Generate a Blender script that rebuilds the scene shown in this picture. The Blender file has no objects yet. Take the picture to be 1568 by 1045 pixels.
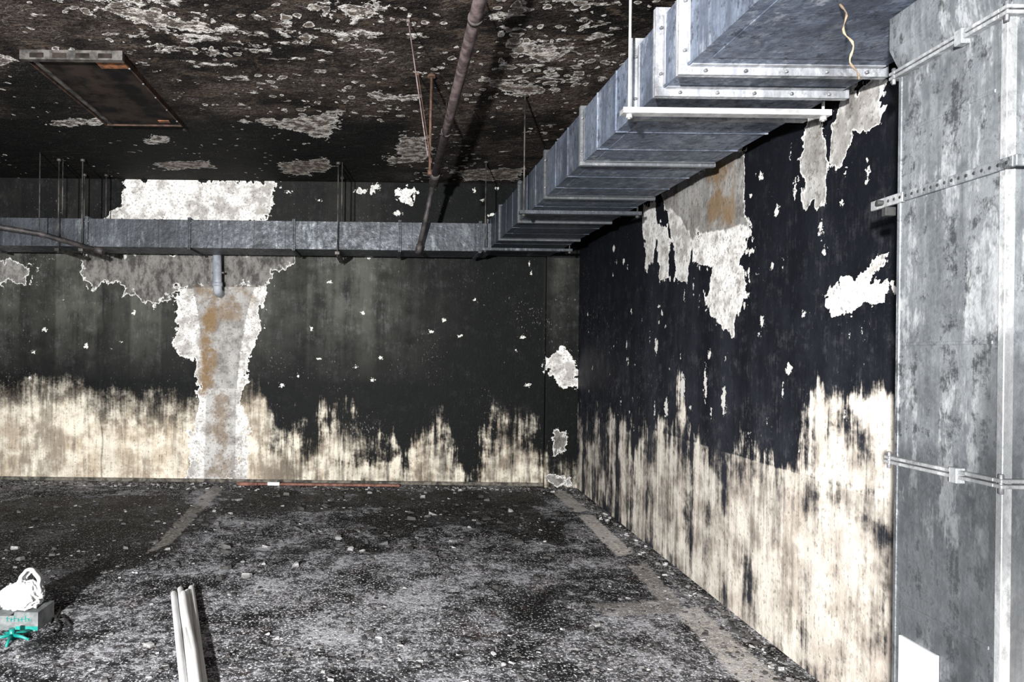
import bpy, math, random
import numpy as np
from mathutils import Vector, Matrix
random.seed(7); np.random.seed(7)
sc = bpy.context.scene
sc.view_settings.view_transform = 'Standard'
sc.view_settings.look = 'None'

# ---------------- survey constants (metres) ----------------
CAMZ = 1.3; F = 1020.0; ROLL = math.radians(0.7)
D = 6.73; H = 3.05
WK = 0.0343; W0 = 1.669           # right wall: x = W0 + WK*y
def wallx(y): return W0 + WK*y
def ray(px, py):
    dx, dy = px-595.0, py-545.0
    x = dx*math.cos(ROLL)+dy*math.sin(ROLL); y = -dx*math.sin(ROLL)+dy*math.cos(ROLL)
    return x/F, -y/F
def at(px, py, d):
    a, b = ray(px, py); return (a*d, d, CAMZ+b*d)
def backp(px, py):
    p = at(px, py, D); return (p[0], p[2])
def rightp(px, py):
    a, b = ray(px, py); t = W0/(a-WK); return (t, CAMZ+b*t)
def floorp(px, py):
    a, b = ray(px, py); t = -CAMZ/b; return (a*t, t)
def ceilp(px, py):
    a, b = ray(px, py); t = (H-CAMZ)/b; return (a*t, t)

# ---------------- node helper ----------------
class M:
    def __init__(s, name):
        s.mat = bpy.data.materials.new(name); s.mat.use_nodes = True
        s.nt = s.mat.node_tree
        s.b = s.nt.nodes['Principled BSDF']
        s.tc = s.nt.nodes.new('ShaderNodeTexCoord').outputs['Object']
    def put(s, sock, v):
        if isinstance(v, bpy.types.NodeSocket): s.nt.links.new(v, sock)
        elif isinstance(v, (tuple, list)) and len(v) == 3 and sock.type == 'RGBA': sock.default_value = (*v, 1)
        else: sock.default_value = v
    def math(s, op, a, b=0.0, clamp=False):
        n = s.nt.nodes.new('ShaderNodeMath'); n.operation = op; n.use_clamp = clamp
        s.put(n.inputs[0], a); s.put(n.inputs[1], b); return n.outputs[0]
    def add(s, a, b): return s.math('ADD', a, b)
    def mul(s, a, b): return s.math('MULTIPLY', a, b)
    def mx(s, a, b): return s.math('MAXIMUM', a, b)
    def mix(s, f, a, b):
        n = s.nt.nodes.new('ShaderNodeMix'); n.data_type = 'RGBA'
        s.put(n.inputs[0], f); s.put(n.inputs[6], a); s.put(n.inputs[7], b); return n.outputs[2]
    def vec(s, sx=1, sy=1, sz=1, off=(0, 0, 0)):
        n = s.nt.nodes.new('ShaderNodeMapping'); s.put(n.inputs[0], s.tc)
        n.inputs['Scale'].default_value = (sx, sy, sz); n.inputs['Location'].default_value = off
        return n.outputs[0]
    def noise(s, scale, detail=3, rough=.55, v=None, dist=0.0):
        n = s.nt.nodes.new('ShaderNodeTexNoise'); s.put(n.inputs['Vector'], v or s.tc)
        n.inputs['Scale'].default_value = scale; n.inputs['Detail'].default_value = min(detail, 5)
        n.inputs['Roughness'].default_value = rough; n.inputs['Distortion'].default_value = dist
        return n.outputs[0]
    def vor(s, scale, feat='F1', v=None, out='Distance', rnd=1.0):
        n = s.nt.nodes.new('ShaderNodeTexVoronoi'); n.feature = feat; s.put(n.inputs['Vector'], v or s.tc)
        n.inputs['Scale'].default_value = scale; n.inputs['Randomness'].default_value = rnd
        return n.outputs[out]
    def sm(s, v, a, b, lo=0.0, hi=1.0):
        n = s.nt.nodes.new('ShaderNodeMapRange'); n.interpolation_type = 'SMOOTHSTEP'
        s.put(n.inputs[0], v)
        for i, q in zip((1, 2, 3, 4), (a, b, lo, hi)): s.put(n.inputs[i], q)
        return n.outputs[0]
    def attr(s, name):
        n = s.nt.nodes.new('ShaderNodeAttribute'); n.attribute_name = name; return n.outputs['Fac']
    def sep(s):
        n = s.nt.nodes.new('ShaderNodeSeparateXYZ'); s.put(n.inputs[0], s.tc); return n.outputs
    def cen(s, n, amp): return s.mul(s.add(n, -0.5), amp)
    def bump(s, h, strength=.5, dist=.01):
        n = s.nt.nodes.new('ShaderNodeBump'); n.inputs['Strength'].default_value = strength
        n.inputs['Distance'].default_value = dist; s.put(n.inputs['Height'], h)
        s.nt.links.new(n.outputs[0], s.b.inputs['Normal'])
    def out(s, col, rough=.8, metal=0.0, spec=None):
        s.put(s.b.inputs['Base Color'], col); s.put(s.b.inputs['Roughness'], rough); s.put(s.b.inputs['Metallic'], metal)
        if spec is not None: s.b.inputs['Specular IOR Level'].default_value = spec
        return s.mat

# ---------------- wall material ----------------
def wall_material(name, soot_dark, soot_light, beigeA, beigeB, hz, soft):
    m = M(name)
    soot, amp, peel, chip, tint, grey, brown = [m.attr(k) for k in ('soot', 'amp', 'peel', 'chip', 'tint', 'grey', 'brown')]
    st = m.noise(1, 4, .6, m.vec(5.5, 5.5, .6)); st2 = m.noise(1, 5, .65, m.vec(22, 22, 2.0, (3, 1, 2)))
    st3 = m.noise(1, 3, .6, m.vec(90, 90, 7, (9, 5, 2)))
    nm = m.noise(5, 5, .65); nf = m.noise(45, 4, .65); nl = m.noise(1.5, 3, .6)
    s = m.add(soot, m.mul(m.add(m.add(m.cen(st, 5.5), m.cen(st2, 3.6)), m.add(m.cen(st3, 1.8), m.cen(nm, 4.2))), amp))
    s = m.add(s, m.cen(nm, .18))
    f = m.sm(m.add(s, m.cen(nf, .20)), -soft, soft*1.15)
    bg = m.mix(m.sm(nm, .38, .62), beigeA, beigeB)
    grime = m.mul(m.sm(m.add(m.add(m.mul(st2, .55), m.mul(nm, .45)), m.cen(nl, .5)), .46, .62), .6)
    bg = m.mix(grime, bg, tuple(c*.36 for c in beigeB))
    vl = m.mul(m.attr('veil'), m.sm(m.add(m.add(m.mul(st, .35), m.mul(st2, .35)), m.mul(nm, .30)), .40, .56, .2, 1))
    bg = m.mix(vl, bg, (.045, .043, .042))
    bg = m.mix(m.mul(m.sm(m.add(m.mul(nf, .6), m.mul(st3, .4)), .53, .64), .6), bg, tuple(c*.2 for c in beigeB))
    pan = m.noise(1, 3, .55, m.vec(3.2, 3.2, .25, (4, 4, 4)))
    tl = m.mul(tint, m.sm(m.add(m.add(m.mul(pan, .5), m.mul(nm, .35)), m.mul(st2, .15)), .40, .62, .15, 1))
    sc_ = m.mix(tl, soot_dark, soot_light)
    haze = m.mul(m.mul(m.sm(m.add(m.mul(m.noise(9, 5, .8), .7), m.mul(st3, .3)), .50, .66), hz), m.add(m.mul(tint, .9), .12))
    sc_ = m.mix(haze, sc_, (.30, .30, .31))
    c = m.mix(f, bg, sc_)
    c = m.mix(m.mul(m.attr('crack'), .8), c, (.01, .01, .01))
    # fine flecks in soot
    fv = m.noise(60, 3, .7, m.vec(1, 1, .6))
    fl = m.sm(m.add(fv, m.cen(nl, .45)), .70, .725)
    c = m.mix(m.mul(fl, .4), c, (.36, .35, .33))
    # chips
    ch = m.sm(m.add(chip, m.cen(nf, .08)), 0.0, .003)
    # peel
    p = m.add(m.add(peel, m.cen(m.noise(4.5, 5, .62, m.vec(1, 1, .7, (2, 2, 2)), .6), .42)), m.add(m.cen(nf, .04), m.cen(m.noise(15, 4, .55), .20)))
    fp = m.sm(p, 0.0, .004)
    pw = m.mix(m.sm(m.add(m.mul(nm, .6), m.mul(m.noise(14, 5, .75), .4)), .44, .58), (.78, .77, .75), (.38, .36, .34))
    pg = m.mix(m.sm(m.noise(11, 5, .75, m.vec(1, 1, .5)), .38, .60), (.05, .048, .046), (.19, .182, .173))
    pc = m.mix(grey, pw, pg)
    br = m.mul(brown, m.sm(nm, .38, .6))
    pc = m.mix(br, pc, (.20, .13, .065))
    pc = m.mix(m.sm(p, .004, .035, .85, 0), pc, (.80, .79, .76))
    pc = m.mix(m.mul(m.sm(nf, .54, .64), .6), pc, (.09, .08, .075))
    c = m.mix(ch, c, (.62, .61, .58)); c = m.mix(fp, c, pc)
    h = m.add(m.mul(fp, -1.0), m.add(m.mul(nm, .9), m.mul(nf, .45)))
    m.bump(h, .6, .010)
    return m.out(c, m.sm(m.add(f, m.cen(nm, .8)), 0, 1, .95, .62), 0, .12)

mat_back = wall_material('soot_stained_plaster', (.0026, .0031, .0033), (.078, .078, .069), (.80, .74, .62), (.56, .47, .36), .18, .18)
mat_right = wall_material('charred_painted_wall', (.0044, .0052, .0080), (.022, .024, .032), (.76, .71, .63), (.56, .49, .42), .12, .13)

# ---------------- field helpers ----------------
def sdpoly(U, V, poly):
    """signed distance, positive inside"""
    best = np.full(U.shape, 1e9); inside = np.zeros(U.shape, bool)
    n = len(poly)
    for i in range(n):
        x1, y1 = poly[i]; x2, y2 = poly[(i+1) % n]
        ex, ey = x2-x1, y2-y1
        t = np.clip(((U-x1)*ex+(V-y1)*ey)/(ex*ex+ey*ey+1e-12), 0, 1)
        best = np.minimum(best, np.hypot(U-x1-t*ex, V-y1-t*ey))
        if abs(ey) > 1e-9:
            cr = ((y1 > V) != (y2 > V)) & (U < ex*(V-y1)/ey+x1)
            inside ^= cr
    return np.where(inside, best, -best)
def ellipse(U, V, c, a, b):
    q = np.hypot((U-c[0])/a, (V-c[1])/b); return (1-q)*min(a, b)

def grid_obj(name, P, attrs, mat):
    """P: (nu,nv,3)"""
    nu, nv = P.shape[:2]
    me = bpy.data.meshes.new(name)
    idx = np.arange(nu*nv).reshape(nu, nv)
    q = np.stack([idx[:-1, :-1], idx[1:, :-1], idx[1:, 1:], idx[:-1, 1:]], -1).reshape(-1, 4)
    me.vertices.add(nu*nv); me.vertices.foreach_set('co', P.reshape(-1).astype(np.float32))
    me.loops.add(q.size); me.loops.foreach_set('vertex_index', q.reshape(-1).astype(np.int32))
    me.polygons.add(len(q)); me.polygons.foreach_set('loop_start', (np.arange(len(q))*4).astype(np.int32))
    me.update(calc_edges=True); me.validate()
    for k, a in attrs.items():
        at_ = me.attributes.new(k, 'FLOAT', 'POINT'); at_.data.foreach_set('value', np.ascontiguousarray(a.reshape(-1), dtype=np.float32))
    me.materials.append(mat)
    ob = bpy.data.objects.new(name, me); sc.collection.objects.link(ob); return ob

# ---------------- back wall (with corner pilaster jog) ----------------
PX0 = backp(833, 600)[0]; WX = wallx(D)
us = np.concatenate([np.arange(-6, -4.2, .05), np.arange(-4.2, PX0, .0085), [PX0]])
path = [(u, D) for u in us]+[(PX0, D-t) for t in (.02, .04, .07)]+[(u, D-.07) for u in np.arange(PX0+.008, WX+.02, .008)]
path = np.array(path); zs = np.arange(0, H+.004, .0085)
P = np.zeros((len(path), len(zs), 3)); P[..., 0] = path[:, None, 0]; P[..., 1] = path[:, None, 1]; P[..., 2] = zs[None]
U, V = P[..., 0], P[..., 2]
bp = lambda L: [backp(*q) for q in L]
bl = [(-400, 612), (0, 612), (60, 603), (120, 606), (160, 628), (200, 634), (250, 636), (300, 640), (340, 605), (385, 600), (398, 612), (410, 690), (470, 715), (600, 740), (700, 752), (835, 760), (900, 760)]
bb = np.array(bp(bl)); zb = np.interp(U, bb[:, 0], bb[:, 1])
soot = np.clip((V-zb)*.85, -1, 1)
ab = np.array([(backp(x, 600)[0], a) for x, a in [(-400, .06), (380, .07), (420, .20), (470, .25), (830, .28), (900, .28)]])
amp = np.interp(U, ab[:, 0], ab[:, 1])
fade = np.clip(1-(V-zb-.62)/.45, 0, 1); amp = amp*fade
for poly, s in [([(400, 612), (412, 612), (418, 665), (405, 680), (396, 640)], .6), ([(480, 600), (535, 595), (565, 640), (570, 695), (485, 695), (500, 650)], .46),
                ([(635, 555), (677, 560), (695, 610), (695, 740), (635, 740)], .50), ([(742, 568), (825, 575), (830, 740), (742, 740)], .58),
                ([(395, 695), (470, 708), (600, 716), (640, 745), (395, 740)], .24), ([(420, 640), (480, 650), (480, 700), (420, 695)], .12), ([(572, 650), (640, 660), (640, 740), (572, 740)], .06)]:
    sd = sdpoly(U, V, bp(poly)); soot -= s*np.clip(.5+sd/.18, 0, 1)
soot = np.where(U > PX0-.001, np.clip((V-.12)*.8, -.02, .5), soot); amp = np.where(U > PX0-.001, np.clip(.14-(V-.5)*.2, 0, .14), amp)
soot = soot+np.where(U < PX0, .12*np.clip(1-V/.06, 0, 1), 0)
upm = np.clip((V-1.05)/.15, 0, 1); soot = soot*(1-upm)+np.maximum(soot, .35)*upm
veil = np.interp(U, [backp(x, 600)[0] for x in (-50, 300, 395, 440, 600, 830)], [.30, .22, .25, .68, .72, .75])
veil = np.maximum(veil, np.where(U < backp(400, 600)[0], np.clip(1-abs(V-zb)/.25, 0, 1)*.6, 0))
peel = np.full(U.shape, -.4); grey = np.zeros(U.shape); brown = np.zeros(U.shape)
def addpeel(poly, g):
    global peel, grey
    sd = sdpoly(U, V, poly); grey = np.where(sd > peel, g, grey); peel = np.maximum(peel, sd)
for poly, g in [([(200, 276), (300, 271), (425, 279), (410, 340), (300, 342), (160, 340), (185, 305)], .08),
                ([(130, 380), (453, 380), (452, 405), (425, 416), (405, 440), (275, 440), (243, 466), (212, 455), (165, 432), (135, 436), (122, 400)], 1.0),
                ([(275, 447), (296, 444), (303, 480), (312, 540), (316, 600), (312, 740), (285, 740), (290, 680), (306, 620), (300, 560), (277, 535), (264, 490)], .15),
                ([(296, 440), (390, 440), (378, 480), (368, 540), (362, 600), (360, 740), (312, 740), (316, 600), (310, 540), (303, 480)], .68),
                ([(390, 440), (408, 438), (402, 500), (387, 530), (380, 585), (370, 600), (378, 680), (385, 740), (360, 740), (362, 600), (368, 540), (376, 490)], .12),
                ([(-30, 400), (25, 400), (42, 412), (38, 434), (-30, 432)], .9),
                ([(538, 286), (572, 286), (572, 302), (538, 300)], .1), ([(605, 290), (630, 292), (632, 314), (608, 314)], .1),
                ([(837, 548), (858, 533), (877, 552), (877, 590), (850, 592), (839, 572)], 0.0), ([(838, 650), (860, 655), (862, 690), (842, 700)], .95), ([(835, 726), (875, 726), (880, 745), (835, 740)], .8)]:
    addpeel(bp(poly), g)
allp = sdpoly(U, V, bp([(275, 447), (300, 430), (330, 440), (380, 435), (408, 438), (402, 500), (387, 530), (378, 585), (368, 600), (372, 680), (376, 740), (294, 740), (296, 680), (306, 620), (300, 560), (277, 535), (264, 490)]))
peel = np.maximum(peel, allp)
grey = np.where((allp > -.02) & (V < .95), grey*.6+.08, grey)
peel = np.where(peel > 0, peel*1.0+.01, peel)
for poly, b in [([(310, 470), (332, 470), (330, 590), (306, 610)], 1), ([(300, 440), (400, 440), (370, 490), (310, 490)], .6), ([(322, 600), (348, 600), (352, 735), (318, 735)], .5)]:
    brown = np.maximum(brown, b*np.clip(.6+sdpoly(U, V, bp(poly))/.06, 0, 1))
chip = np.full(U.shape, -.1)
def chips(n, x0, x1, y0, y1, conv, smin, smax, asp):
    global chip
    for _ in range(n):
        c = conv(random.uniform(x0, x1), random.uniform(y0, y1)); r = random.uniform(smin, smax)*random.random()**.7+smin*.5
        a = asp*random.uniform(.6, 1.5)
        chip = np.maximum(chip, ellipse(U, V, c, r*a, r/a if asp > 1 else r*1.0/a))
chips(26, 0, 830, 395, 600, backp, .007, .015, 1.0)
for (x, y, w_, h_) in [(565, 392, 8, 8), (505, 432, 4, 4), (660, 508, 6, 4), (705, 515, 4, 4), (680, 490, 4, 4), (800, 517, 5, 4), (583, 548, 4, 4), (488, 550, 4, 4), (545, 562, 4, 4),
                       (570, 582, 5, 5), (808, 590, 6, 5), (432, 590, 5, 5), (555, 480, 4, 5), (68, 505, 5, 6), (132, 530, 5, 7), (205, 480, 4, 5)]:
    c_ = backp(x, y); chip = np.maximum(chip, ellipse(U, V, c_, w_*.0048, max(h_*.0036, .010)))
chips(12, 430, 830, 280, 330, backp, .01, .03, 1.3)
tb = np.clip((V-1.0)/.75, 0, 1)*np.interp(U, [backp(x, 500)[0] for x in (-50, 420, 600, 690, 740, 830, 850)], [1, .85, .6, .18, .04, .02, .7])
edges = [backp(x, 500)[0] for x in (-120, 30, 85, 157, 200, 247, 300, 415, 470, 597, 655, 740)]
vals = [.55, .9, .5, 1.0, .55, 1.1, .5, .9, .7, 1.5, .9, .8, .7]
pm = np.full(U.shape, vals[0])
for e, v0, v1 in zip(edges, vals[:-1], vals[1:]): pm += (v1-v0)*np.clip((U-e)/.02+.5, 0, 1)
tb *= pm
tb = np.where(V > 2.3, tb*.15, tb)
crack = np.zeros(U.shape)
for px, w, s in ((157, .009, 1), (597, .005, .4)):
    xc = backp(px, 500)[0]+.012*np.sin(V*5)+.006*np.sin(V*17+1); crack = np.maximum(crack, s*np.clip(1-abs(U-xc)/w, 0, 1))
grid_obj('wall_back', P, dict(soot=soot, amp=amp, peel=peel, chip=chip, tint=tb, grey=grey, brown=brown, crack=crack, veil=veil), mat_back)

# ---------------- right wall ----------------
ys = np.concatenate([np.arange(-3.5, 1.6, .05), np.arange(1.6, D+.01, .0085)])
P = np.zeros((len(ys), len(zs), 3)); P[..., 0] = wallx(ys)[:, None]; P[..., 1] = ys[:, None]; P[..., 2] = zs[None]
U, V = P[..., 1], P[..., 2]
rp = lambda L: [rightp(*q) for q in L]
farm = np.clip((U-3.0)/2.8, 0, 1)
below = V < .813
dz = abs(V-.813)
soot = np.where(below, -.15-dz*.20+farm*.19, .20+dz*.9)
soot = soot+np.where(below, .16*np.clip(1-dz/.22, 0, 1), 0)+np.where(V < .22, .14*(1-V/.22), 0)
amp = np.where(below, .18+.05*farm, .17*np.clip(1.1-dz/.5, 0, 1))
for poly, s in [([(1238, 600), (1300, 590), (1385, 585), (1385, 790), (1300, 752), (1238, 725)], .50), ([(1130, 600), (1230, 620), (1232, 725), (1130, 690)], .05),
                ([(1035, 560), (1055, 565), (1058, 672), (1040, 665)], .25), ([(1240, 530), (1380, 530), (1380, 600), (1240, 610)], .10)]:
    sd = sdpoly(U, V, rp(poly)); soot -= s*np.clip(.5+sd/.14, 0, 1); amp = np.where(sd > -.02, .24, amp)
for poly, s in [([(1128, 845), (1155, 850), (1155, 935), (1130, 925)], .25), ([(1264, 650), (1275, 655), (1275, 755), (1266, 745)], .35), ([(1210, 880), (1225, 885), (1228, 980), (1212, 970)], .2),
                ([(965, 650), (985, 655), (985, 800), (965, 790)], .14), ([(1180, 640), (1212, 650), (1210, 700), (1185, 690)], .2), ([(1040, 760), (1060, 765), (1060, 850), (1040, 840)], .12)]:
    sd = sdpoly(U, V, rp(poly)); soot += s*np.clip(.5+sd/.12, 0, 1)
veil = .26+.55*farm+.25*np.clip(1-dz/.3, 0, 1)*below
veil = np.where(V > .813, .12, veil)
peel = np.full(U.shape, -.4); grey = np.zeros(U.shape); brown = np.zeros(U.shape)
for poly, g in [([(1010, 290), (1080, 245), (1140, 220), (1140, 300), (1150, 345), (1110, 365), (1065, 372), (1030, 350)], .8),
                ([(1060, 345), (1140, 335), (1150, 360), (1135, 395), (1143, 455), (1120, 495), (1098, 492), (1085, 455), (1090, 410), (1060, 400)], 0),
                ([(1018, 300), (1048, 310), (1062, 370), (1050, 432), (1038, 430), (1030, 380)], .15), ([(985, 312), (1003, 310), (1006, 345), (1000, 400), (990, 400), (983, 350)], .1),
                ([(1006, 345), (1022, 350), (1024, 425), (1010, 430)], .15),
                ([(1236, 175), (1262, 165), (1268, 240), (1262, 305), (1240, 305), (1230, 250)], .6),
                ([(1290, 150), (1345, 120), (1345, 190), (1310, 205), (1285, 255), (1270, 250), (1275, 200)], .5),
                ([(1270, 450), (1300, 440), (1335, 405), (1340, 415), (1325, 438), (1358, 438), (1354, 464), (1322, 464), (1305, 487), (1273, 482)], 0)]:
    addpeel(rp(poly), g)
peel = np.where(peel > 0, peel+.03, peel)
brown = np.maximum(brown, .8*np.clip(.6+sdpoly(U, V, rp([(1082, 258), (1125, 240), (1125, 345), (1085, 345)]))/.04, 0, 1))
chip = np.full(U.shape, -.1)
for (x, y, a, b) in [(1165, 270, .02, .02), (1190, 323, .018, .026), (1257, 355, .012, .03), (1262, 385, .012, .014), (1148, 385, .045, .016), (1182, 407, .014, .016), (1167, 494, .016, .03),
                     (1208, 566, .024, .026), (1217, 290, .01, .03), (1005, 530, .03, .05), (1108, 612, .025, .07), (1080, 590, .02, .09), (1045, 592, .035, .08), (1140, 468, .02, .012), (1125, 478, .02, .012),
                     (1328, 265, .01, .03), (1020, 625, .03, .06), (955, 400, .03, .02), (940, 380, .03, .03), (1230, 480, .012, .01), (1150, 300, .012, .012), (1290, 310, .01, .012), (1300, 515, .008, .008)]:
    chip = np.maximum(chip, ellipse(U, V, rightp(x, y), a, b))
chips(60, 900, 1370, 200, 700, rightp, .004, .010, .8)
chips(36, 900, 1130, 380, 640, rightp, .008, .018, .8)
tb = np.clip((2.2-V)/1.2, 0, 1)*.9+.1
grid_obj('wall_right', P, dict(soot=soot, amp=amp, peel=peel, chip=chip, tint=tb, grey=grey, brown=brown, crack=np.zeros(U.shape), veil=veil), mat_right)

# ---------------- floor ----------------
xs = np.concatenate([np.arange(-6, -3.6, .05), np.arange(-3.6, 2.0, .012)]); ys = np.concatenate([np.arange(-3.5, 2, .05), np.arange(2, D+.01, .012)])
P = np.zeros((len(xs), len(ys), 3)); P[..., 0] = xs[:, None]; P[..., 1] = ys[None]
U, V = P[..., 0], P[..., 1]
fp_ = lambda L: [floorp(*q) for q in L]
line = np.full(U.shape, -.3); lw = np.zeros(U.shape)
for poly, w in [([(320, 746), (345, 746), (264, 832), (222, 850)], .62), ([(843, 752), (866, 752), (902, 782), (880, 786)], 1.3), ([(884, 790), (907, 788), (972, 848), (945, 854)], 1.7),
                ([(960, 866), (990, 862), (1045, 925), (1015, 930)], .7), ([(1030, 935), (1068, 928), (1240, 1080), (1170, 1090)], 1.1), ([(900, 925), (1040, 918), (1050, 940), (930, 945)], .5)]:
    sd = sdpoly(U, V, fp_(poly)); lw = np.where(sd > line, w, lw); line = np.maximum(line, sd)
wet = np.full(U.shape, 0.)
for poly, w in [([(560, 800), (600, 772), (700, 758), (790, 772), (850, 800), (852, 832), (770, 812), (690, 800), (640, 808), (590, 830)], 2.2), ([(-200, 770), (260, 760), (330, 790), (230, 860), (100, 905), (-200, 930)], 1.3),
                ([(330, 750), (830, 750), (850, 775), (330, 790)], .8), ([(850, 760), (1010, 860), (1250, 1040), (1300, 1050), (900, 745)], .42), ([(640, 880), (1000, 870), (1050, 1000), (760, 960)], .42),
                ([(330, 830), (560, 820), (640, 865), (330, 880)], .5), ([(-100, 930), (230, 900), (260, 1060), (-100, 1100)], .35)]:
    wet = np.maximum(wet, w*np.clip(.5+sdpoly(U, V, fp_(poly))/.25, 0, 1))
lite = np.zeros(U.shape)
for poly, w in [([(330, 900), (480, 850), (780, 860), (760, 960), (330, 1045)], 1), ([(760, 960), (1150, 960), (1230, 1100), (500, 1100)], .7)]:
    lite = np.maximum(lite, w*np.clip(.5+sdpoly(U, V, fp_(poly))/.5, 0, 1))
m = M('sooty_asphalt')
n1 = m.noise(2.2, 5, .72); n2 = m.noise(14, 5, .78); n3 = m.noise(90, 3, .7); n4 = m.noise(26, 5, .8, m.vec(1, 1, 1, (5, 5, 5)))
wn = m.sm(m.add(m.attr('wet'), m.cen(m.noise(3.5, 5, .72), 3.0)), .40, .72)
lt = m.attr('lite')
c = m.mix(m.sm(m.add(m.add(m.mul(n1, .5), m.mul(n2, .5)), m.mul(lt, .035)), .43, .60), (.011, .011, .012), (.165, .163, .175))
c = m.mix(m.sm(n3, .42, .58, 0, .75), c, (.007, .007, .008))
c = m.mix(m.mul(m.sm(m.noise(3, 5, .7, m.vec(1, 1, 1, (2, 9, 1))), .54, .66), .5), c, (.055, .034, .029))
c = m.mix(m.mul(wn, .96), c, (.004, .004, .0042))
sp = m.sm(m.add(n4, m.add(m.cen(n3, .6), m.add(m.cen(n1, .8), m.mul(lt, .03)))), .54, .61)
c = m.mix(m.mul(sp, m.sm(wn, 0, 1, .85, .14)), c, (.45, .45, .48))
sp2 = m.sm(m.add(m.noise(80, 2, .5, m.vec(1, 1, 1, (8, 1, 1))), m.add(m.cen(n2, .35), m.mul(lt, .03))), .62, .65)
c = m.mix(m.mul(sp2, m.sm(wn, 0, 1, .85, .35)), c, (.82, .82, .84))
lf = m.math('MULTIPLY', m.mul(m.sm(m.add(m.attr('line'), m.cen(n2, .08)), -.006, .014), m.attr('lw')), m.sm(n4, .40, .56, .75, .25), True)
c = m.mix(lf, c, (.60, .56, .52))
m.bump(m.add(m.mul(n3, .5), n4), .8, .014)
mat_floor = m.out(c, m.sm(m.add(wn, m.cen(n2, .3)), 0, 1, .95, .6), 0, .12)
grid_obj('floor', P, dict(line=line, lw=lw, wet=wet, lite=lite), mat_floor)

# ---------------- ceiling ----------------
P = np.zeros((len(xs), len(ys), 3)); P[..., 0] = xs[:, None]; P[..., 1] = ys[None]; P[..., 2] = H
cp = lambda L: [ceilp(*q) for q in L]
peel = np.full(U.shape, -.4); dens = np.full(U.shape, .35); grey = np.zeros(U.shape)
for poly, g in [([(370, 185), (440, 182), (520, 172), (512, 205), (480, 215), (455, 200)], .3), ([(610, 210), (655, 208), (660, 240), (640, 250), (612, 235)], .5), ([(425, 250), (500, 243), (522, 255), (470, 268), (430, 266)], .8),
                ([(222, 208), (262, 208), (258, 220), (228, 220)], .2), ([(585, 240), (640, 236), (650, 248), (600, 252)], .4), ([(240, 250), (320, 246), (330, 256), (250, 260)], .7),
                ([(690, 262), (800, 258), (800, 276), (720, 276)], .8), ([(-10, 80), (30, 90), (10, 100), (-30, 95)], .1), ([(75, 184), (170, 180), (172, 190), (80, 192)], .1),
                ([(130, 10), (190, 5), (300, 36), (330, 48), (240, 44)], .25), ([(480, 8), (590, 8), (585, 26), (500, 26)], .3), ([(565, 142), (640, 148), (640, 154), (570, 150)], .2),
                ([(740, 118), (800, 126), (850, 138), (800, 146), (745, 134)], .6), ([(760, 62), (830, 70), (880, 88), (840, 96), (780, 82)], .3)]:
    addpeel(cp(poly), g)
for poly, d in [([(40, -80), (620, -80), (640, 60), (560, 110), (300, 110), (120, 60)], 1.05), ([(740, -60), (930, -60), (965, 60), (900, 135), (750, 140)], 1.2), ([(280, 100), (640, 110), (660, 230), (360, 220)], .7),
                ([(640, 130), (900, 130), (820, 270), (660, 270)], .6)]:
    dens = np.maximum(dens, d*np.clip(.5+sdpoly(U, V, cp(poly))/.3, 0, 1))
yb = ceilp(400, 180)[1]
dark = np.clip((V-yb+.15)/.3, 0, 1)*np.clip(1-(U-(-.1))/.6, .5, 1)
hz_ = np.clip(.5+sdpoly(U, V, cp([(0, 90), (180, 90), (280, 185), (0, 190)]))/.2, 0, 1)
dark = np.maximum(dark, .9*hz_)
m = M('burnt_peeling_ceiling')
dn = m.attr('dens'); dk = m.attr('dark')
n1 = m.noise(2.2, 5, .65); n2 = m.noise(9, 5, .62, m.vec(.8, 1.15, 1), .35); n3 = m.noise(40, 4, .7)
c = m.mix(m.sm(n1, .38, .62), (.009, .0075, .007), (.062, .049, .043))
c = m.mix(m.mul(m.sm(m.noise(4, 5, .7, m.vec(.8, 1.2, 1, (6, 2, 0)), .8), .5, .60), .55), c, (.11, .081, .061))
c = m.mix(m.sm(n3, .45, .60, 0, .7), c, (.006, .005, .005))
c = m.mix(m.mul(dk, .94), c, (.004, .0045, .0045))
c = m.mix(m.mul(m.sm(m.noise(100, 2, .6), .58, .7), .25), c, (.24, .23, .22))
# loose flakes: pale where the paint skin has lifted
d1 = m.add(m.add(m.add(m.mul(n2, .82), m.mul(n3, .18)), m.mul(dn, .080)), m.add(m.mul(dk, -.05), -.645))
fl = m.sm(d1, 0, .006)
rim = m.mul(m.sm(d1, -.03, -.002), .9)
c = m.mix(rim, c, (.007, .006, .006))
flc = m.mix(m.sm(m.noise(20, 5, .75), .43, .57), (.68, .66, .63), (.15, .128, .115))
c = m.mix(fl, c, flc)
# blister spots, roundish
vs = m.nt.nodes.new('ShaderNodeVectorMath'); vs.operation = 'ADD'
nv = m.nt.nodes.new('ShaderNodeTexNoise'); nv.inputs['Scale'].default_value = 9; m.put(nv.inputs['Vector'], m.tc)
sc2 = m.nt.nodes.new('ShaderNodeVectorMath'); sc2.operation = 'SCALE'; sc2.inputs['Scale'].default_value = .10; m.put(sc2.inputs[0], nv.outputs['Color'])
m.put(vs.inputs[0], m.tc); m.put(vs.inputs[1], sc2.outputs[0])
vn = m.nt.nodes.new('ShaderNodeTexVoronoi'); vn.inputs['Scale'].default_value = 12; m.put(vn.inputs['Vector'], vs.outputs[0])
vd = vn.outputs['Distance']; vcd = vn.outputs['Color']
rad = m.add(m.mul(m.sm(m.noise(2.6, 4, .6, m.vec(1, 1, 1, (3, 3, 3))), .40, .60), .32), m.add(m.mul(dn, .17), m.mul(dk, -.12)))
dd = m.add(m.add(rad, m.mul(vcd, .30)), m.add(m.mul(vd, -1.0), m.add(m.cen(n3, .28), -.27)))
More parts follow.
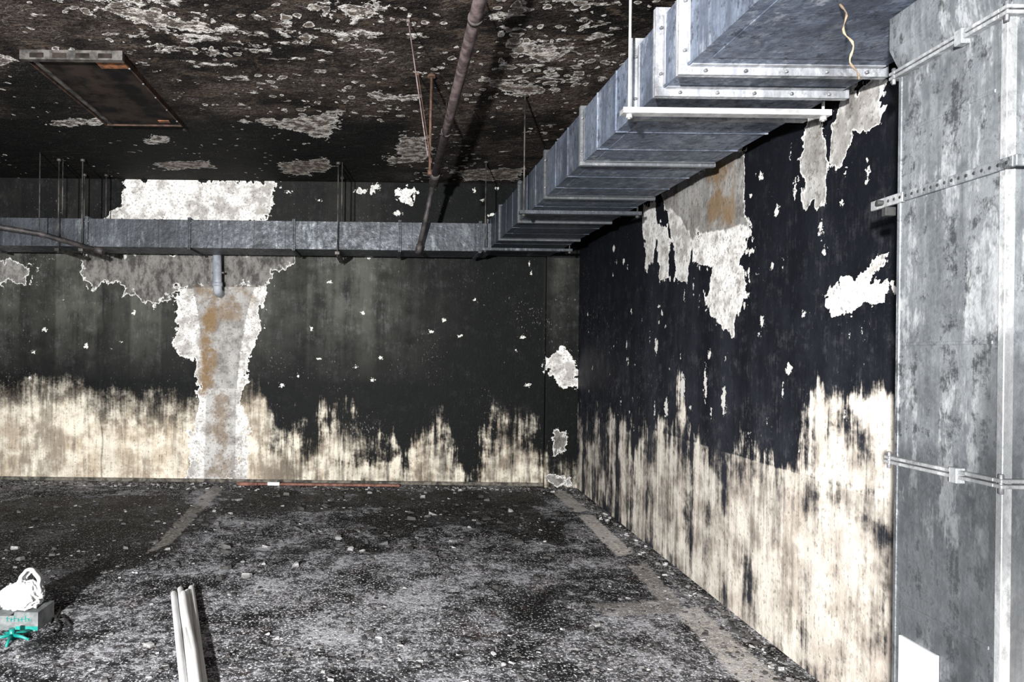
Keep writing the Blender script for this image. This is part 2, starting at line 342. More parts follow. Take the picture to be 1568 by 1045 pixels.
al = m.sm(dd, 0, .02); alo = m.sm(dd, -.08, -.01, 0, .85)
c = m.mix(alo, c, (.007, .006, .006))
c = m.mix(al, c, m.mix(m.sm(m.add(dd, m.cen(n3, .5)), .04, .14), (.62, .60, .57), (.14, .118, .10)))
# a few thin curled edges
ct = m.math('ABSOLUTE', m.add(n2, -.44))
ctl = m.mul(m.sm(ct, .0, .007, 1, 0), m.sm(n1, .48, .55))
c = m.mix(m.mul(ctl, m.sm(dk, 0, 1, .6, .2)), c, (.40, .38, .35))
p = m.add(m.add(m.attr('peel'), m.cen(m.noise(5, 5, .66, None, .6), .36)), m.add(m.cen(n3, .06), m.cen(m.noise(14, 4, .6), .2)))
fp2 = m.sm(p, 0, .005)
pc = m.mix(m.attr('grey'), (.68, .65, .61), (.28, .235, .19)); pc = m.mix(m.sm(m.noise(16, 5, .75), .41, .55), pc, (.10, .082, .07))
pc = m.mix(m.sm(p, .004, .03, .8, 0), pc, (.75, .73, .70))
c = m.mix(fp2, c, pc)
m.bump(m.add(m.mul(fl, 1.), m.add(m.mul(n2, 1.6), m.mul(n3, .7))), 1.0, .02)
mat_ceil = m.out(c, .8, 0, .12)
grid_obj('ceiling', P, dict(peel=peel, dens=dens, dark=dark, grey=grey), mat_ceil)

# left wall closes the bay
def simple(name, c1, c2, rough=.7, metal=0.0, scale=12, vecs=(1, 1, 1), spec=None, bump=.2):
    m = M(name); n = m.noise(scale, 5, .65, m.vec(*vecs)); m.bump(n, bump, .005)
    return m.out(m.mix(m.sm(n, .38, .62), c1, c2), rough, metal, spec)
mat_dark = simple('sooty_concrete', (.02, .02, .02), (.08, .075, .07), .85)
g = np.zeros((2, 2, 3)); g[0, :, 1] = -3.5; g[1, :, 1] = D; g[:, 1, 2] = H; g[..., 0] = -6
grid_obj('wall_left', g, {}, mat_dark)

# ---------------- mesh builder ----------------
class B:
    def __init__(s): s.v = []; s.f = []; s.mi = []; s.sm = []; s.a = []
    def box(s, x0, x1, y0, y1, z0, z1, mi=0):
        b = len(s.v)
        s.v += [(x, y, z) for x in (x0, x1) for y in (y0, y1) for z in (z0, z1)]
        for q in ((0, 1, 3, 2), (4, 6, 7, 5), (0, 4, 5, 1), (2, 3, 7, 6), (0, 2, 6, 4), (1, 5, 7, 3)):
            s.f.append([b+i for i in q]); s.mi.append(mi); s.sm.append(False)
    def ring(s, a0, a1, c0, c1, o, t0, t1, axis, mi=1):
        ins = .003
        for (p0, p1, q0, q1) in ((a0-o, a1+o, c0-o, c0+ins), (a0-o, a1+o, c1-ins, c1+o), (a0-o, a0+ins, c0+ins, c1-ins), (a1-ins, a1+o, c0+ins, c1-ins)):
            if axis == 'y': s.box(p0, p1, t0, t1, q0, q1, mi)
            elif axis == 'x': s.box(t0, t1, p0, p1, q0, q1, mi)
            else: s.box(p0, p1, q0, q1, t0, t1, mi)
    def tube(s, pts, r, seg=12, mi=0, cap=True):
        pts = [Vector(p) for p in pts]; n = len(pts); rr = r if isinstance(r, (list, tuple)) else [r]*n
        b = len(s.v); up = Vector((0, 0, 1)); t0 = (pts[1]-pts[0]).normalized()
        if abs(t0.dot(up)) > .95: up = Vector((1, 0, 0))
        for i, p in enumerate(pts):
            t = (pts[min(i+1, n-1)]-pts[max(i-1, 0)]).normalized()
            a = t.cross(up).normalized(); c = a.cross(t).normalized(); up = c
            for k in range(seg):
                an = 2*math.pi*k/seg; s.v.append(tuple(p+(a*math.cos(an)+c*math.sin(an))*rr[i]))
        for i in range(n-1):
            for k in range(seg):
                s.f.append([b+i*seg+k, b+i*seg+(k+1) % seg, b+(i+1)*seg+(k+1) % seg, b+(i+1)*seg+k]); s.mi.append(mi); s.sm.append(True)
        if cap:
            s.f.append([b+k for k in range(seg)][::-1]); s.mi.append(mi); s.sm.append(False)
            s.f.append([b+(n-1)*seg+k for k in range(seg)]); s.mi.append(mi); s.sm.append(False)
    def obj(s, name, mats, xf=None, bevel=0, parent=None):
        if xf: s.v = [xf(*p) for p in s.v]
        me = bpy.data.meshes.new(name); me.from_pydata(s.v, [], s.f)
        for m_ in mats: me.materials.append(m_)
        me.polygons.foreach_set('material_index', s.mi); me.polygons.foreach_set('use_smooth', s.sm); me.update()
        ob = bpy.data.objects.new(name, me); sc.collection.objects.link(ob)
        if parent: ob.parent = parent
        if bevel:
            md = ob.modifiers.new('bevel', 'BEVEL'); md.width = bevel; md.segments = 1; md.limit_method = 'ANGLE'; md.angle_limit = math.radians(50)
        return ob

# ---------------- galvanised duct material ----------------
def galv(name, cA, cB, cS, near, far, smax=.9, metal=.45, dirt=.6, hi=(.62, .65, .68), low=None):
    m = M(name); X = m.sep()
    n1 = m.noise(3, 5, .7); n2 = m.noise(22, 5, .78); st = m.noise(1, 5, .7, m.vec(26, 26, 1.8)); sp = m.vor(95, 'F1', None, 'Color')
    c = m.mix(m.sm(m.add(m.mul(n1, .5), m.mul(st, .5)), .42, .58), cA, cB)
    c = m.mix(m.mul(sp, .12), c, hi)
    c = m.mix(m.sm(m.add(m.mul(n2, .5), m.mul(st, .5)), .50, .60, 0, dirt), c, tuple(q*.20 for q in cA))
    c = m.mix(m.sm(m.add(m.mul(m.noise(8, 5, .8, m.vec(1, 1, .5, (4, 2, 2))), .6), m.mul(st, .4)), .52, .61, 0, .7), c, hi)
    c = m.mix(m.sm(m.noise(2.3, 5, .6, m.vec(1, 1, .6, (1, 6, 2))), .52, .64, 0, .6), c, tuple(q*.3 for q in cA))
    if low: c = m.mix(m.sm(m.add(X[2], m.cen(n1, .6)), low[0], low[1], .6, 0), c, tuple(q*.35 for q in cA))
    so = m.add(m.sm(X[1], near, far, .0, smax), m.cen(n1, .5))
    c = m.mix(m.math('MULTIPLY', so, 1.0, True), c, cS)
    m.bump(m.add(m.mul(n1, 1.6), m.mul(n2, .4)), .5, .014)
    return m.out(c, m.sm(n2, .35, .65, .34, .64), metal)
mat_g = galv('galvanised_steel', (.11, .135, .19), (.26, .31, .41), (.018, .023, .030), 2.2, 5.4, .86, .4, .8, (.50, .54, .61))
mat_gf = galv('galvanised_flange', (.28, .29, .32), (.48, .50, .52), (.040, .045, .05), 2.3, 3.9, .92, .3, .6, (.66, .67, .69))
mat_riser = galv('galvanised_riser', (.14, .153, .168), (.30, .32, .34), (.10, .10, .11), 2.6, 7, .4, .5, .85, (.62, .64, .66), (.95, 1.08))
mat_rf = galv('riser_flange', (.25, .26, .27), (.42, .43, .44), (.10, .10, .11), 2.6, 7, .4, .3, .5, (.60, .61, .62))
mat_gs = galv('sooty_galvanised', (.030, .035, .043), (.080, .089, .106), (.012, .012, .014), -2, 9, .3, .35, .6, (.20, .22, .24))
mat_rod = simple('threaded_rod_steel', (.03, .03, .03), (.12, .11, .10), .6, .5)
mat_rodw = simple('zinc_rod', (.38, .38, .38), (.60, .60, .60), .5, .3)
mat_pipe = simple('smoked_steel_pipe', (.07, .05, .05), (.20, .155, .155), .6, .2, 18)
mat_pipe2 = simple('black_steel_pipe', (.02, .018, .018), (.07, .06, .06), .6, .2)
mat_rust = simple('rusted_steel', (.05, .025, .015), (.11, .06, .04), .85, .1, 30)
mat_bolt = simple('dark_bolt', (.12, .12, .13), (.3, .3, .32), .5, .6)
mat_white = simple('white_painted_panel', (.54, .56, .58), (.64, .65, .66), .45, 0, 4, bump=.05)

# ---------------- duct along right wall + riser ----------------
ZB, ZT = CAMZ+1.005, CAMZ+1.275
XL, XR = 1.0, 1.67
def shx(x, y, z): return (x+.022*(2.7-y), y, z)
b = B(); b.box(XL, XR, 1.45, 6.60, ZB, ZT, 0)
fl = [2.29, 2.48, 2.72, 3.42, 4.15, 4.90, 5.65, 6.25]
for i, y in enumerate(fl):
    e = .030 if i < 3 else .018; t = .012
    b.ring(XL, XR-.01, ZB, ZT, e, y-t-.001, y-.001, 'y'); b.ring(XL, XR-.01, ZB, ZT, e, y+.001, y+t+.001, 'y')
    b.box(XL+.006, XR-.006, y-.035, y+.035, ZB-.004, ZB, 1); b.box(XL-.004, XL, y-.035, y+.035, ZB+.006, ZT-.006, 1)
    if i < 3:
        for k in range(5):
            x = XL+.06+k*(XR-XL-.12)/4; b.tube([(x, y-.024, ZB-.018), (x, y+.024, ZB-.018)], .006, 6, 2)
    for z in (ZB+.05, ZT-.05): b.tube([(XL-.012, y-.024, z), (XL-.012, y+.024, z)], .006, 6, 2)
for y in np.arange(2.95, 6.3, .245):
    if min(abs(y-q) for q in fl) > .09:
        b.box(XL-.004, XR+.003, y-.006, y+.006, ZB-.005, ZB+.001, 0); b.box(XL-.005, XL+.001, y-.006, y+.006, ZB+.003, ZT, 0)
for a_, c_ in zip([1.5]+fl[:-1], fl):
    if c_-a_ > .4: b.box(XL+.05, XR-.05, a_+.08, c_-.08, ZB-.003, ZB, 0)
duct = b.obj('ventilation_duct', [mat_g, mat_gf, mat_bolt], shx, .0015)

# riser
b = B(); rx0, rx1, ry0, ry1 = 1.385, 1.68, 1.557, 1.90
b.box(rx0, rx1, ry0, ry1, 0.0, 2.12, 0)
def frust(b, x0, x1, y0, y1, z0, X0, X1, Y0, Y1, z1, mi=0):
    s = len(b.v); b.v += [(x0, y0, z0), (x1, y0, z0), (x1, y1, z0), (x0, y1, z0), (X0, Y0, z1), (X1, Y0, z1), (X1, Y1, z1), (X0, Y1, z1)]
    for q in ((0, 3, 2, 1), (4, 5, 6, 7), (0, 1, 5, 4), (1, 2, 6, 5), (2, 3, 7, 6), (3, 0, 4, 7)): b.f.append([s+i for i in q]); b.mi.append(mi); b.sm.append(False)
frust(b, rx0, rx1, ry0, ry1, 2.12, rx0-.012, rx1, ry0-.06, ry1+.03, 2.20)
b.box(rx0-.012, rx1, ry0-.06, ry1+.03, 2.20, ZB-.012, 0)
for z, e, h in ((2.12, .020, .011), (1.02, .020, .011)):
    for dz in (-h, .002): b.ring(rx0, rx1-.02, ry0, ry1, e, z+dz, z+dz+h-.002, 'z')
    for k in (1.2,):
        y = ry0+.03+k*(ry1-ry0-.06)/4; b.box(rx0-.024, rx0-.001, y-.012, y+.012, z-.022, z+.016, 1)
    b.tube([(rx0-.012, ry0-.010, z-.025), (rx0-.012, ry0-.010, z+.022)], .006, 6, 2)
    b.tube([(rx0-.012, ry1+.010, z-.025), (rx0-.012, ry1+.010, z+.022)], .006, 6, 2)
for z in (.25, .62, 1.35, 1.95): b.box(rx0-.002, rx1-.01, ry0+.03, ry1-.02, z-.005, z+.005, 0)
b.box(rx0-.004, rx0+.02, ry0-.004, ry0+.014, 0, 2.118, 1)
b.box(rx0-.003, rx0+.01, ry1-.010, ry1+.003, 0, 2.118, 0)
z = 1.765
b.box(rx0-.012, rx0-.003, ry0-.03, ry1-.03, z-.013, z+.013, 0)
b.box(rx0-.012, rx0-.003, ry1-.03, ry1+.10, z-.014, z+.014, 1)
b.box(rx0-.012, rx1, ry0-.040, ry0-.03, z-.013, z+.013, 0)
for k in range(22):
    y = ry0-.015+k*.0225
    if y < ry1+.09: b.tube([(rx0-.0145, y, z), (rx0-.0115, y, z)], .0045, 8, 3)
b.tube([(rx0-.03, ry1+.05, z), (rx0+.03, ry1+.05, z)], .008, 8, 3)
b.box(rx0-.03, rx0+.0, ry1+.01, ry1+.028, z-.045, z-.02, 3)
b.box(rx0-.010, rx0, 1.735, 1.868, .08, .535, 4)
b.box(rx0-.014, rx0-.008, 1.748, 1.855, .10, .515, 4)
def rsx(x, y, z): return (x+WK*y, y, z)
mat_hole = simple('dark_hole', (.01, .01, .01), (.03, .03, .03))
b.obj('ventilation_duct_riser', [mat_riser, mat_rf, mat_bolt, mat_hole, mat_white], rsx, .0015)

# trapeze hangers (parts of the duct run)
for i, y in enumerate((2.60, 4.43, 5.97)):
    b = B(); xl = .925+.022*(2.7-y)+.0; xr = XR+.022*(2.7-y)+.012
    b.box(xl-.03, xr+.02, y-.018, y+.018, ZB-.052, ZB-.034, 0)
    b.box(xl-.03, xr+.02, y-.0225, y-.0185, ZB-.052, ZB-.030, 0)
    for x in (xl, xr):
        b.tube([(x, y, ZB-.07), (x, y, H)], .0055, 8, 1); b.tube([(x, y, ZB-.066), (x, y, ZB-.052)], .013, 6, 1); b.tube([(x, y, H-.012), (x, y, H)], .02, 8, 1)
    b.obj('hanger_%d' % (i+1), [mat_rodw if y < 4 else mat_gs, mat_rodw if y < 4 else mat_rod], parent=duct)

# ---------------- duct along back wall ----------------
bz0 = at(400, 381, 6.1)[2]; bz1 = at(400, 338, 6.1)[2]
b = B(); b.box(-5.9, .93, 6.1, 6.5, bz0, bz1, 0)
fx = [at(x, 360, 6.1)[0] for x in (-180, -30, 133, 290, 450, 612, 735)]
for x in fx:
    for xa in (x-.014, x+.001): b.ring(6.1, 6.5, bz0, bz1, .018, xa, xa+.013, 'x')
    for z in (bz0+.03, bz1-.03): b.tube([(x-.022, 6.09, z), (x+.022, 6.09, z)], .006, 6, 2)
for x in np.arange(-5.6, .9, .29): b.box(x-.005, x+.005, 6.095, 6.1, bz0+.002, bz1-.002, 0)
duct2 = b.obj('ventilation_duct.001', [mat_gs, mat_gs, mat_bolt], None, .0015)
for i, px in enumerate((92, 128, 518)):
    p = at(px, 300, 6.07); b = B(); x = p[0]
    b.box(x-.02, x+.02, 6.02, 6.58, bz0-.055, bz0-.030, 0)
    for y in (6.045, 6.55): b.tube([(x, y, bz0-.07), (x, y, H)], .006, 8, 0); b.tube([(x, y, H-.02), (x, y, H)], .02, 8, 0)
    if px != 128: b.tube([(x+.035, 6.045, bz1+.02), (x+.035, 6.045, H)], .005, 8, 0)
    b.obj('bracket_%d' % (i+1), [mat_rod], parent=duct2)

# ---------------- sprinkler pipe ----------------
pz = CAMZ+1.55; pxx = ray(735, 0)[0]/ray(735, 0)[1]*1.55
b = B(); b.tube([(pxx, .2, pz), (pxx, 2.5, pz), (pxx, 4.2, pz), (pxx, 5.68, pz)], .031, 20, 0)
q = at(641, 383, 6.0)
b.tube([(pxx, 5.64, pz), (pxx, 5.75, pz-.005), (pxx-.008, 5.80, pz-.06)], .042, 16, 1)
b.tube([(pxx-.004, 5.77, pz-.03), q], .022, 14, 1)
b.tube([(pxx-.07, 5.7, pz-.0), (pxx+.07, 5.7, pz-.0)], .012, 8, 1)
dq = (Vector(q)-Vector((pxx, 5.77, pz))).normalized()
b.tube([Vector(q)-dq*.05, Vector(q)+dq*.03], .030, 14, 1)
for y in (2.2, 3.05, 4.6):
    b.tube([(pxx, y-.012, pz), (pxx, y+.012, pz)], .036, 16, 1); b.tube([(pxx, y, pz+.03), (pxx, y, H)], .005, 8, 1)
b.obj('sprinkler_pipe', [mat_pipe, mat_pipe2])
def rod(name, pts, r, mt):
    b = B(); b.tube(pts, r, 8, 0); t = Vector(pts[0]); b.tube([t+Vector((0, 0, -.015)), t], r*3.2, 8, 0); e = Vector(pts[-1])
    b.tube([e, e+Vector((0, 0, .03))], r*1.9, 6, 0); return b.obj(name, [mt])
a = ceilp(661, 115); bt = at(658, 268, a[1]); rod('hanging_rod', [(a[0], a[1], H), (a[0]-.004, a[1], 2.75), (bt[0], a[1], bt[2])], .008, mat_rust)
a = ceilp(625, 30); bt = at(655, 240, a[1]); rod('hanging_rod', [(a[0], a[1], H), bt], .0035, mat_pipe)
a = ceilp(640, 112); bt = at(660, 250, a[1]); rod('hanging_rod', [(a[0], a[1], H), bt], .003, mat_rust)
b = B(); p0 = at(-220, 310, 5.2); p1 = at(60, 358, 5.85); p2 = at(150, 384, 6.03)
b.tube([p0, p1, p2], .022, 12, 0); b.tube([Vector(p2)+Vector((-.03, 0, .01)), Vector(p2)+Vector((.05, 0, -.01))], .032, 12, 0)
b.tube([(p1[0], p1[1], p1[2]), (p1[0], p1[1], H)], .005, 8, 0)
b.obj('conduit_pipe', [mat_pipe2])

# down pipe on back wall
mat_pvc = simple('grey_pvc', (.22, .24, .28), (.36, .38, .42), .5, 0, 10)
c = backp(338, 450); x = c[0]; b = B(); z1 = bz0+.0
pts = [(x-.01, 6.60, z1+.10), (x, 6.60, c[1]+.06)]+[(x, 6.60+.06*(1-math.cos(a)), c[1]+.06-.06*math.sin(a)) for a in (.4, .8, 1.2, 1.57)]+[(x, D+.02, c[1])]
b.tube(pts, .043, 18, 0); b.tube([(x, 6.60, c[1]+.10), (x, 6.60, c[1]+.06)], .05, 18, 0)
b.box(x-.06, x+.06, 6.60, 6.725, c[1]+.19, c[1]+.205, 1)
b.obj('drain_pipe', [mat_pvc, mat_rod])

# ---------------- ceiling hatch ----------------
(x0, ya), (x1, _), (_, yb2) = ceilp(40, 80), ceilp(186, 82), ceilp(160, 184)
b = B(); z = H
b.box(x0, x1, ya, yb2, z-.03, z, 0)
b.box(x0-.02, x1+.02, ya-.035, ya, z-.055, z, 1)
for (a0, a1, c0, c1) in ((x0-.01, x1+.01, yb2, yb2+.012), (x0-.01, x0, ya, yb2), (x1, x1+.01, ya, yb2)):
    b.box(a0, a1, c0, c1, z-.04, z, 4)
for k in range(4):
    xx = x0+.08+k*(x1-x0-.16)/3; b.box(xx-.04, xx+.04, ya-.038, ya-.034, z-.045, z-.018, 0)
b.box(x1-.17, x1-.0, ya+.0, ya+.13, z-.036, z-.03, 2); b.box(x1-.14, x1-.06, yb2-.1, yb2-.06, z-.036, z-.03, 2)
b.box(x0+.02, x0+.05, ya+.0, yb2-.02, z-.038, z-.03, 1)
for t in np.linspace(.1, .9, 5): b.tube([(x1+.005, ya+t*(yb2-ya), z-.046), (x1+.005, ya+t*(yb2-ya), z-.038)], .007, 6, 3)
mat_or = simple('scorched_orange_rust', (.05, .025, .015), (.30, .11, .04), .8, 0, 22)
mat_hm = simple('soot_black_sheet', (.006, .0055, .0055), (.035, .026, .022), .8, .1, 5, spec=.15)
mat_hf = simple('dull_grey_frame', (.025, .023, .021), (.11, .10, .092), .6, .2)
mat_hs = simple('rusty_edge', (.02, .013, .010), (.09, .045, .028), .7, .2, 20)
b.obj('ceiling_access_hatch', [mat_hm, mat_hf, mat_or, mat_bolt, mat_hs])

# hanging cable from duct
mat_tan = simple('charred_insulated_cable', (.12, .085, .055), (.34, .26, .17), .8)
b = B(); pts = []
for i in range(22):
    t = i/21; p = Vector(at(1288+24*t+3*math.sin(t*14), 4+118*t, 1.86)); pts.append(p+Vector((0, .006*math.cos(t*17), 0)))
pts[0].z = ZB-.004; b.tube(pts, [.0026+.0012*math.sin(i*1.9) for i in range(22)], 8, 0)
b.obj('cable_end', [mat_tan], parent=duct)

# ---------------- white conduit tubes lying on the floor ----------------
mat_tube = simple('white_plastic_tube', (.56, .56, .56), (.66, .66, .66), .35, 0, 5, bump=.03)
tops = [(266, 915), (276, 908), (287, 912), (293, 906), (281, 922)]; bots = [(282, 1060), (293, 1062), (304, 1062), (313, 1060), (300, 1064)]
b = B(); tube_seg = []
for i, (tp, bo) in enumerate(zip(tops, bots)):
    r = .0165; z = r+.001 if i < 4 else r*2.6
    A = Vector((*floorp(*tp), z)); C = Vector((*floorp(*bo), z)); dr = (C-A); e = A+dr*1.5; tube_seg.append((A, e))
    mid = A+dr*.7+Vector((.01*math.sin(i*2), 0, 0))
    b.tube([A, A+dr*.3, mid, e], r, 16, 0, False)
    b.tube([A+dr*.002, e], r*.8, 16, 0, True)
b.obj('plastic_conduit_bundle', [mat_tube])

# ---------------- carrier bag, carton and teal base ----------------
bx, by = floorp(30, 966)
mat_bag = simple('white_polythene', (.42, .43, .44), (.58, .58, .58), .4, 0, 6, bump=.2)
mat_teal = simple('teal_plastic', (.0, .15, .13), (.02, .24, .21), .4, 0, 8)
mat_ctn = simple('grey_carton', (.08, .09, .09), (.17, .18, .18), .7)
mat_blk = simple('black_cable', (.01, .01, .01), (.03, .03, .03), .5)
b = B(); w = .085; hh = .085
b.box(bx-w-.02, bx+w, by, by+.15, .0, hh, 0)
b.box(bx-w-.02, bx-w+.06, by-.05, by, hh-.003, hh, 0)
b.box(bx-.02, bx+w, by-.001, by+.0, .0, .02, 1)
sx = bx-.06
for k, (dx, hgt) in enumerate([(0, .03), (.018, .02), (.034, .03), (.052, .018), (.068, .022), (.085, .03), (.1, .018)]):
    b.box(sx+dx, sx+dx+.004, by-.002, by, .04, .04+hgt, 1); b.box(sx+dx, sx+dx+.013, by-.002, by, .04+hgt*.45, .044+hgt*.45, 1)
b.obj('cardboard_carton', [mat_ctn, mat_teal], None, .0015)
import bmesh
from mathutils import noise as mn
bm = bmesh.new(); bmesh.ops.create_icosphere(bm, subdivisions=5, radius=1)
for v in bm.verts:
    d = v.co.copy(); n = mn.fractal(d*1.7, .8, 2.1, 5); rg = 1-abs(mn.noise(d*3.1+Vector((4, 2, 1))))*2
    s = 1+.26*n+.20*rg-.12
    zz = d.z*s
    taper = 1-.35*max(0, zz)
    v.co = Vector((d.x*s*.105*taper, d.y*s*.08*taper, max(zz, -.75)*.07))
def loop(cx, cz, w, h, y, ang):
    pts = [Vector((cx-w, y, cz)), Vector((cx-w*1.05, y, cz+h*.55)), Vector((cx-w*.5, y, cz+h*.95)), Vector((cx+w*.25, y, cz+h)), Vector((cx+w*.95, y, cz+h*.6)), Vector((cx+w*1.15, y, cz+h*.1)), Vector((cx+w*1.3, y, cz-h*.3))]
    out = []
    for i in range(len(pts)-1):
        p0, p1, p2, p3 = pts[max(i-1, 0)], pts[i], pts[i+1], pts[min(i+2, len(pts)-1)]
        for k in range(6):
            t = k/6; out.append(.5*((2*p1)+(-p0+p2)*t+(2*p0-5*p1+4*p2-p3)*t*t+(-p0+3*p1-3*p2+p3)*t**3))
    out.append(pts[-1]); wd = .012
    vs = [[bm.verts.new(p+Vector((math.sin(i*.8)*.003, s*.014, 0))+n2*o) for s, o in ((-1, 0), (1, 0), (1, 1), (-1, 1))]
          for i, p in enumerate(out) for n2 in [((p-Vector((cx, y, cz+h*.3))).normalized()*wd)]]
    for i in range(len(vs)-1):
        for k in range(4): bm.faces.new((vs[i][k], vs[i][(k+1) % 4], vs[i+1][(k+1) % 4], vs[i+1][k]))
loop(.04, .045, .034, .075, -.01, 0); loop(.03, .04, .026, .055, .04, 0)
me = bpy.data.meshes.new('plastic_bag'); bm.to_mesh(me); bm.free(); me.materials.append(mat_bag)
for p in me.polygons: p.use_smooth = True
ob = bpy.data.objects.new('plastic_bag', me); sc.collection.objects.link(ob); ob.location = (bx-.025, by+.07, hh+.0535)
cx, cy = floorp(18, 980); b = B()
for an in (-8, 62, 140, 200, 285):
    a_ = math.radians(an); L = .085
    b.tube([(cx, cy, .022), (cx+math.cos(a_)*L*.6, cy+math.sin(a_)*L*.6, .016), (cx+math.cos(a_)*L, cy+math.sin(a_)*L, .006)], [.009, .007, .005], 10, 0)
b.tube([(cx, cy, .0), (cx, cy, .05)], .012, 12, 0)
b.obj('teal_plastic_stand', [mat_teal])
b = B()
def fpt(px, py, z=.006): q = floorp(px, py); return Vector((q[0], q[1], z))
def smooth(pts, n=8):
    out = []
    for i in range(len(pts)-1):
        p0, p1, p2, p3 = pts[max(i-1, 0)], pts[i], pts[i+1], pts[min(i+2, len(pts)-1)]
        for k in range(n):
            t = k/n; out.append(.5*((2*p1)+(-p0+p2)*t+(2*p0-5*p1+4*p2-p3)*t*t+(-p0+3*p1-3*p2+p3)*t**3))
    return out+[pts[-1]]
b.tube(smooth([fpt(76, 957), fpt(82, 944), fpt(88, 952), fpt(94, 945), fpt(108, 960)]), .005, 8, 0)
b.tube(smooth([fpt(78, 968), fpt(84, 973), fpt(92, 962), fpt(88, 952), fpt(102, 950)]), .004, 8, 0)
b.tube(smooth([fpt(82, 937), fpt(92, 932), fpt(86, 948)]), .004, 8, 0)
b.obj('electric_cable', [mat_blk])

mat_bat = simple('red_brown_batten', (.10, .04, .03), (.24, .11, .08), .8, 0, 20)
b = B(); x0b, x1b = floorp(360, 746)[0], floorp(612, 746)[0]
b.box(x0b, x1b, 6.60, 6.64, 0, .022, 0); b.box(x0b+.3, x0b+.42, 6.585, 6.60, .0, .035, 1); b.box(x0b, x0b+.2, 6.57, 6.60, 0, .03, 0)
b.obj('wooden_batten', [mat_bat, mat_white], None, .003)
mat_curb = simple('skirting_dirt', (.03, .028, .025), (.16, .145, .12), .9, 0, 15)
b = B(); b.box(-6, PX0, D-.022, D-.001, 0, .035, 0); b.obj('baseboard_back', [mat_curb], None, .004)

# ---------------- debris ----------------
md = M('burnt_debris'); sh = md.attr('shade'); dn_ = md.noise(60, 3, .6)
col = md.mix(md.sm(sh, .0, .55), (.015, .014, .014), (.15, .145, .145)); col = md.mix(md.sm(sh, .6, .95), col, (.48, .48, .48))
col = md.mix(md.sm(dn_, .5, .65, 0, .5), col, (.05, .045, .04)); md.out(col, .8)
def blocked(x, y):
    if bx-.22 < x < bx+.40 and by-.26 < y < by+.30: return True
    if x > 1.36 and y < 2.05: return True
    if 6.52 < y < 6.66 and x0b-.05 < x < x1b+.05: return True
    for A, e in tube_seg:
        dx, dy = e.x-A.x, e.y-A.y; t = max(0, min(1, ((x-A.x)*dx+(y-A.y)*dy)/(dx*dx+dy*dy)))
        if math.hypot(x-A.x-t*dx, y-A.y-t*dy) < .05: return True
    return False
def debris(name, items):
    V_, F_, S_ = [], [], []
    for (x, y, r, shd, ht) in items:
        if blocked(x, y): continue
        k = random.choice((4, 5, 5, 6)); b0 = len(V_); ang = random.random()*6.28; tx, ty = random.uniform(-.35, .35), random.uniform(-.35, .35)
        el = random.uniform(.4, 1.0); rs = [r*random.uniform(.5, 1.2) for _ in range(k)]
        zc = r*.5*ht
        lo = []
        for i in range(k):
            a = ang+i*6.283/k; dx = math.cos(a)*rs[i]; dy = math.sin(a)*rs[i]*el; lo.append((dx, dy))
        for dx, dy in lo: V_.append((x+dx, y+dy, 0.0005)); S_.append(shd*.7)
        for dx, dy in lo: V_.append((x+dx*.85, y+dy*.85, max(.0015, zc+dx*tx+dy*ty))); S_.append(shd)
        V_.append((x, y, max(.002, zc*1.15))); S_.append(shd)
        for i in range(k):
            j = (i+1) % k; F_.append((b0+i, b0+j, b0+k+j, b0+k+i)); F_.append((b0+k+i, b0+k+j, b0+2*k))
    me = bpy.data.meshes.new(name); me.from_pydata(V_, [], F_); a = me.attributes.new('shade', 'FLOAT', 'POINT'); a.data.foreach_set('value', S_)
    me.materials.append(md.mat); ob = bpy.data.objects.new(name, me); sc.collection.objects.link(ob)
items = []
for _ in range(13000):
    px_, py_ = random.uniform(-60, 1300), 750+330*random.random()**1.0
    x, y = floorp(px_, py_)
    if x > wallx(y)-.03 or y > D-.06: continue
    dnn = mn.noise(Vector((x*.9, y*.9, 3)))+.5*mn.noise(Vector((x*3, y*3, 3)))
    if random.random() > .5+dnn*1.4: continue
    r = .0025+.017*random.random()**5
    sd_ = random.choice((.05, .1, .2, .3, .4, .5, .6, .9)); items.append((x, y, r, sd_, random.uniform(.2, .9)))
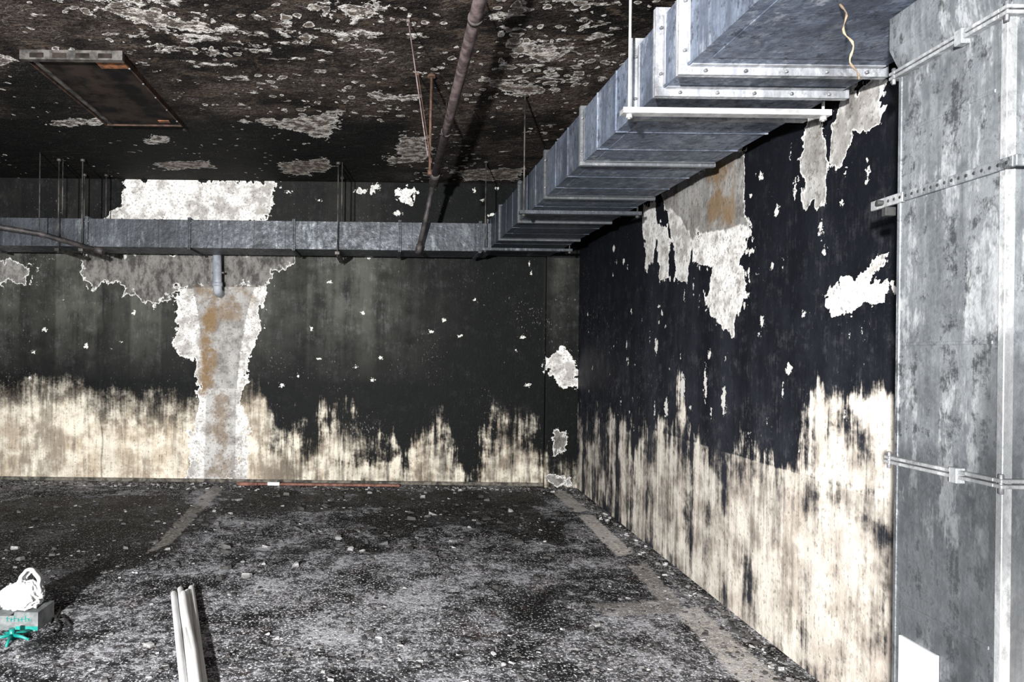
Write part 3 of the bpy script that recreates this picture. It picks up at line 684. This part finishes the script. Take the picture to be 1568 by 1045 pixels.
for _ in range(1300):   # along right wall
    y = random.uniform(1.8, D-.1); x = wallx(y)-.02-abs(random.gauss(0, .06)); r = .004+.020*random.random()**4
    items.append((x-r, y, r, random.choice((.02, .05, .1, .2, .3, .4, .55, .9)), random.uniform(.5, 1.5)))
for _ in range(1300):
    x = random.uniform(-4.2, 1.7); y = D-.09-abs(random.gauss(0, .12)); r = .006+.022*random.random()**3
    items.append((x, y-r, r, random.choice((.02, .1, .2, .3, .5, .9)), random.uniform(.4, 1.4)))
for _ in range(700):
    x = random.gauss(-.5, 1.3); y = random.gauss(5.2, .8); r = .008+.034*random.random()**3
    if x > 1.6 or y > 6.5: continue
    items.append((x, y, r, random.choice((.02, .05, .1, .15, .2, .3, .8)), random.uniform(.4, 1.2)))
debris('debris_scatter', items)

# ---------------- lights ----------------
def area(name, loc, target, size, power, col=(1, 1, 1)):
    l = bpy.data.lights.new(name, 'AREA'); l.shape = 'DISK'; l.size = size; l.energy = power; l.color = col
    o = bpy.data.objects.new(name, l); sc.collection.objects.link(o); o.location = loc
    o.rotation_euler = (Vector(target)-Vector(loc)).to_track_quat('-Z', 'Y').to_euler(); return o
area('flash_light', (-1.4, -2.0, 1.5), (.2, 6, 1.5), .16, 1080, (1, .99, .975))
area('fill_light', (-3.6, .6, 1.6), (-.5, 6.5, 1.6), .5, 70, (.95, .98, 1))  # added fill lamp, out of view on the left; no real fixture there
w = bpy.data.worlds.new('World'); sc.world = w; w.use_nodes = True
w.node_tree.nodes['Background'].inputs[0].default_value = (.85, .92, 1, 1); w.node_tree.nodes['Background'].inputs[1].default_value = .55

# ---------------- camera ----------------
cam = bpy.data.cameras.new('camera'); co = bpy.data.objects.new('camera', cam); sc.collection.objects.link(co)
cam.sensor_width = 36; cam.lens = 36*F/1568; cam.shift_x = (784-595)/1568; cam.shift_y = -(522.5-545)/1568; cam.clip_start = .02
co.matrix_world = Matrix.Translation((0, 0, CAMZ)) @ Matrix.Rotation(math.radians(90), 4, 'X') @ Matrix.Rotation(ROLL, 4, 'Z')
sc.camera = co
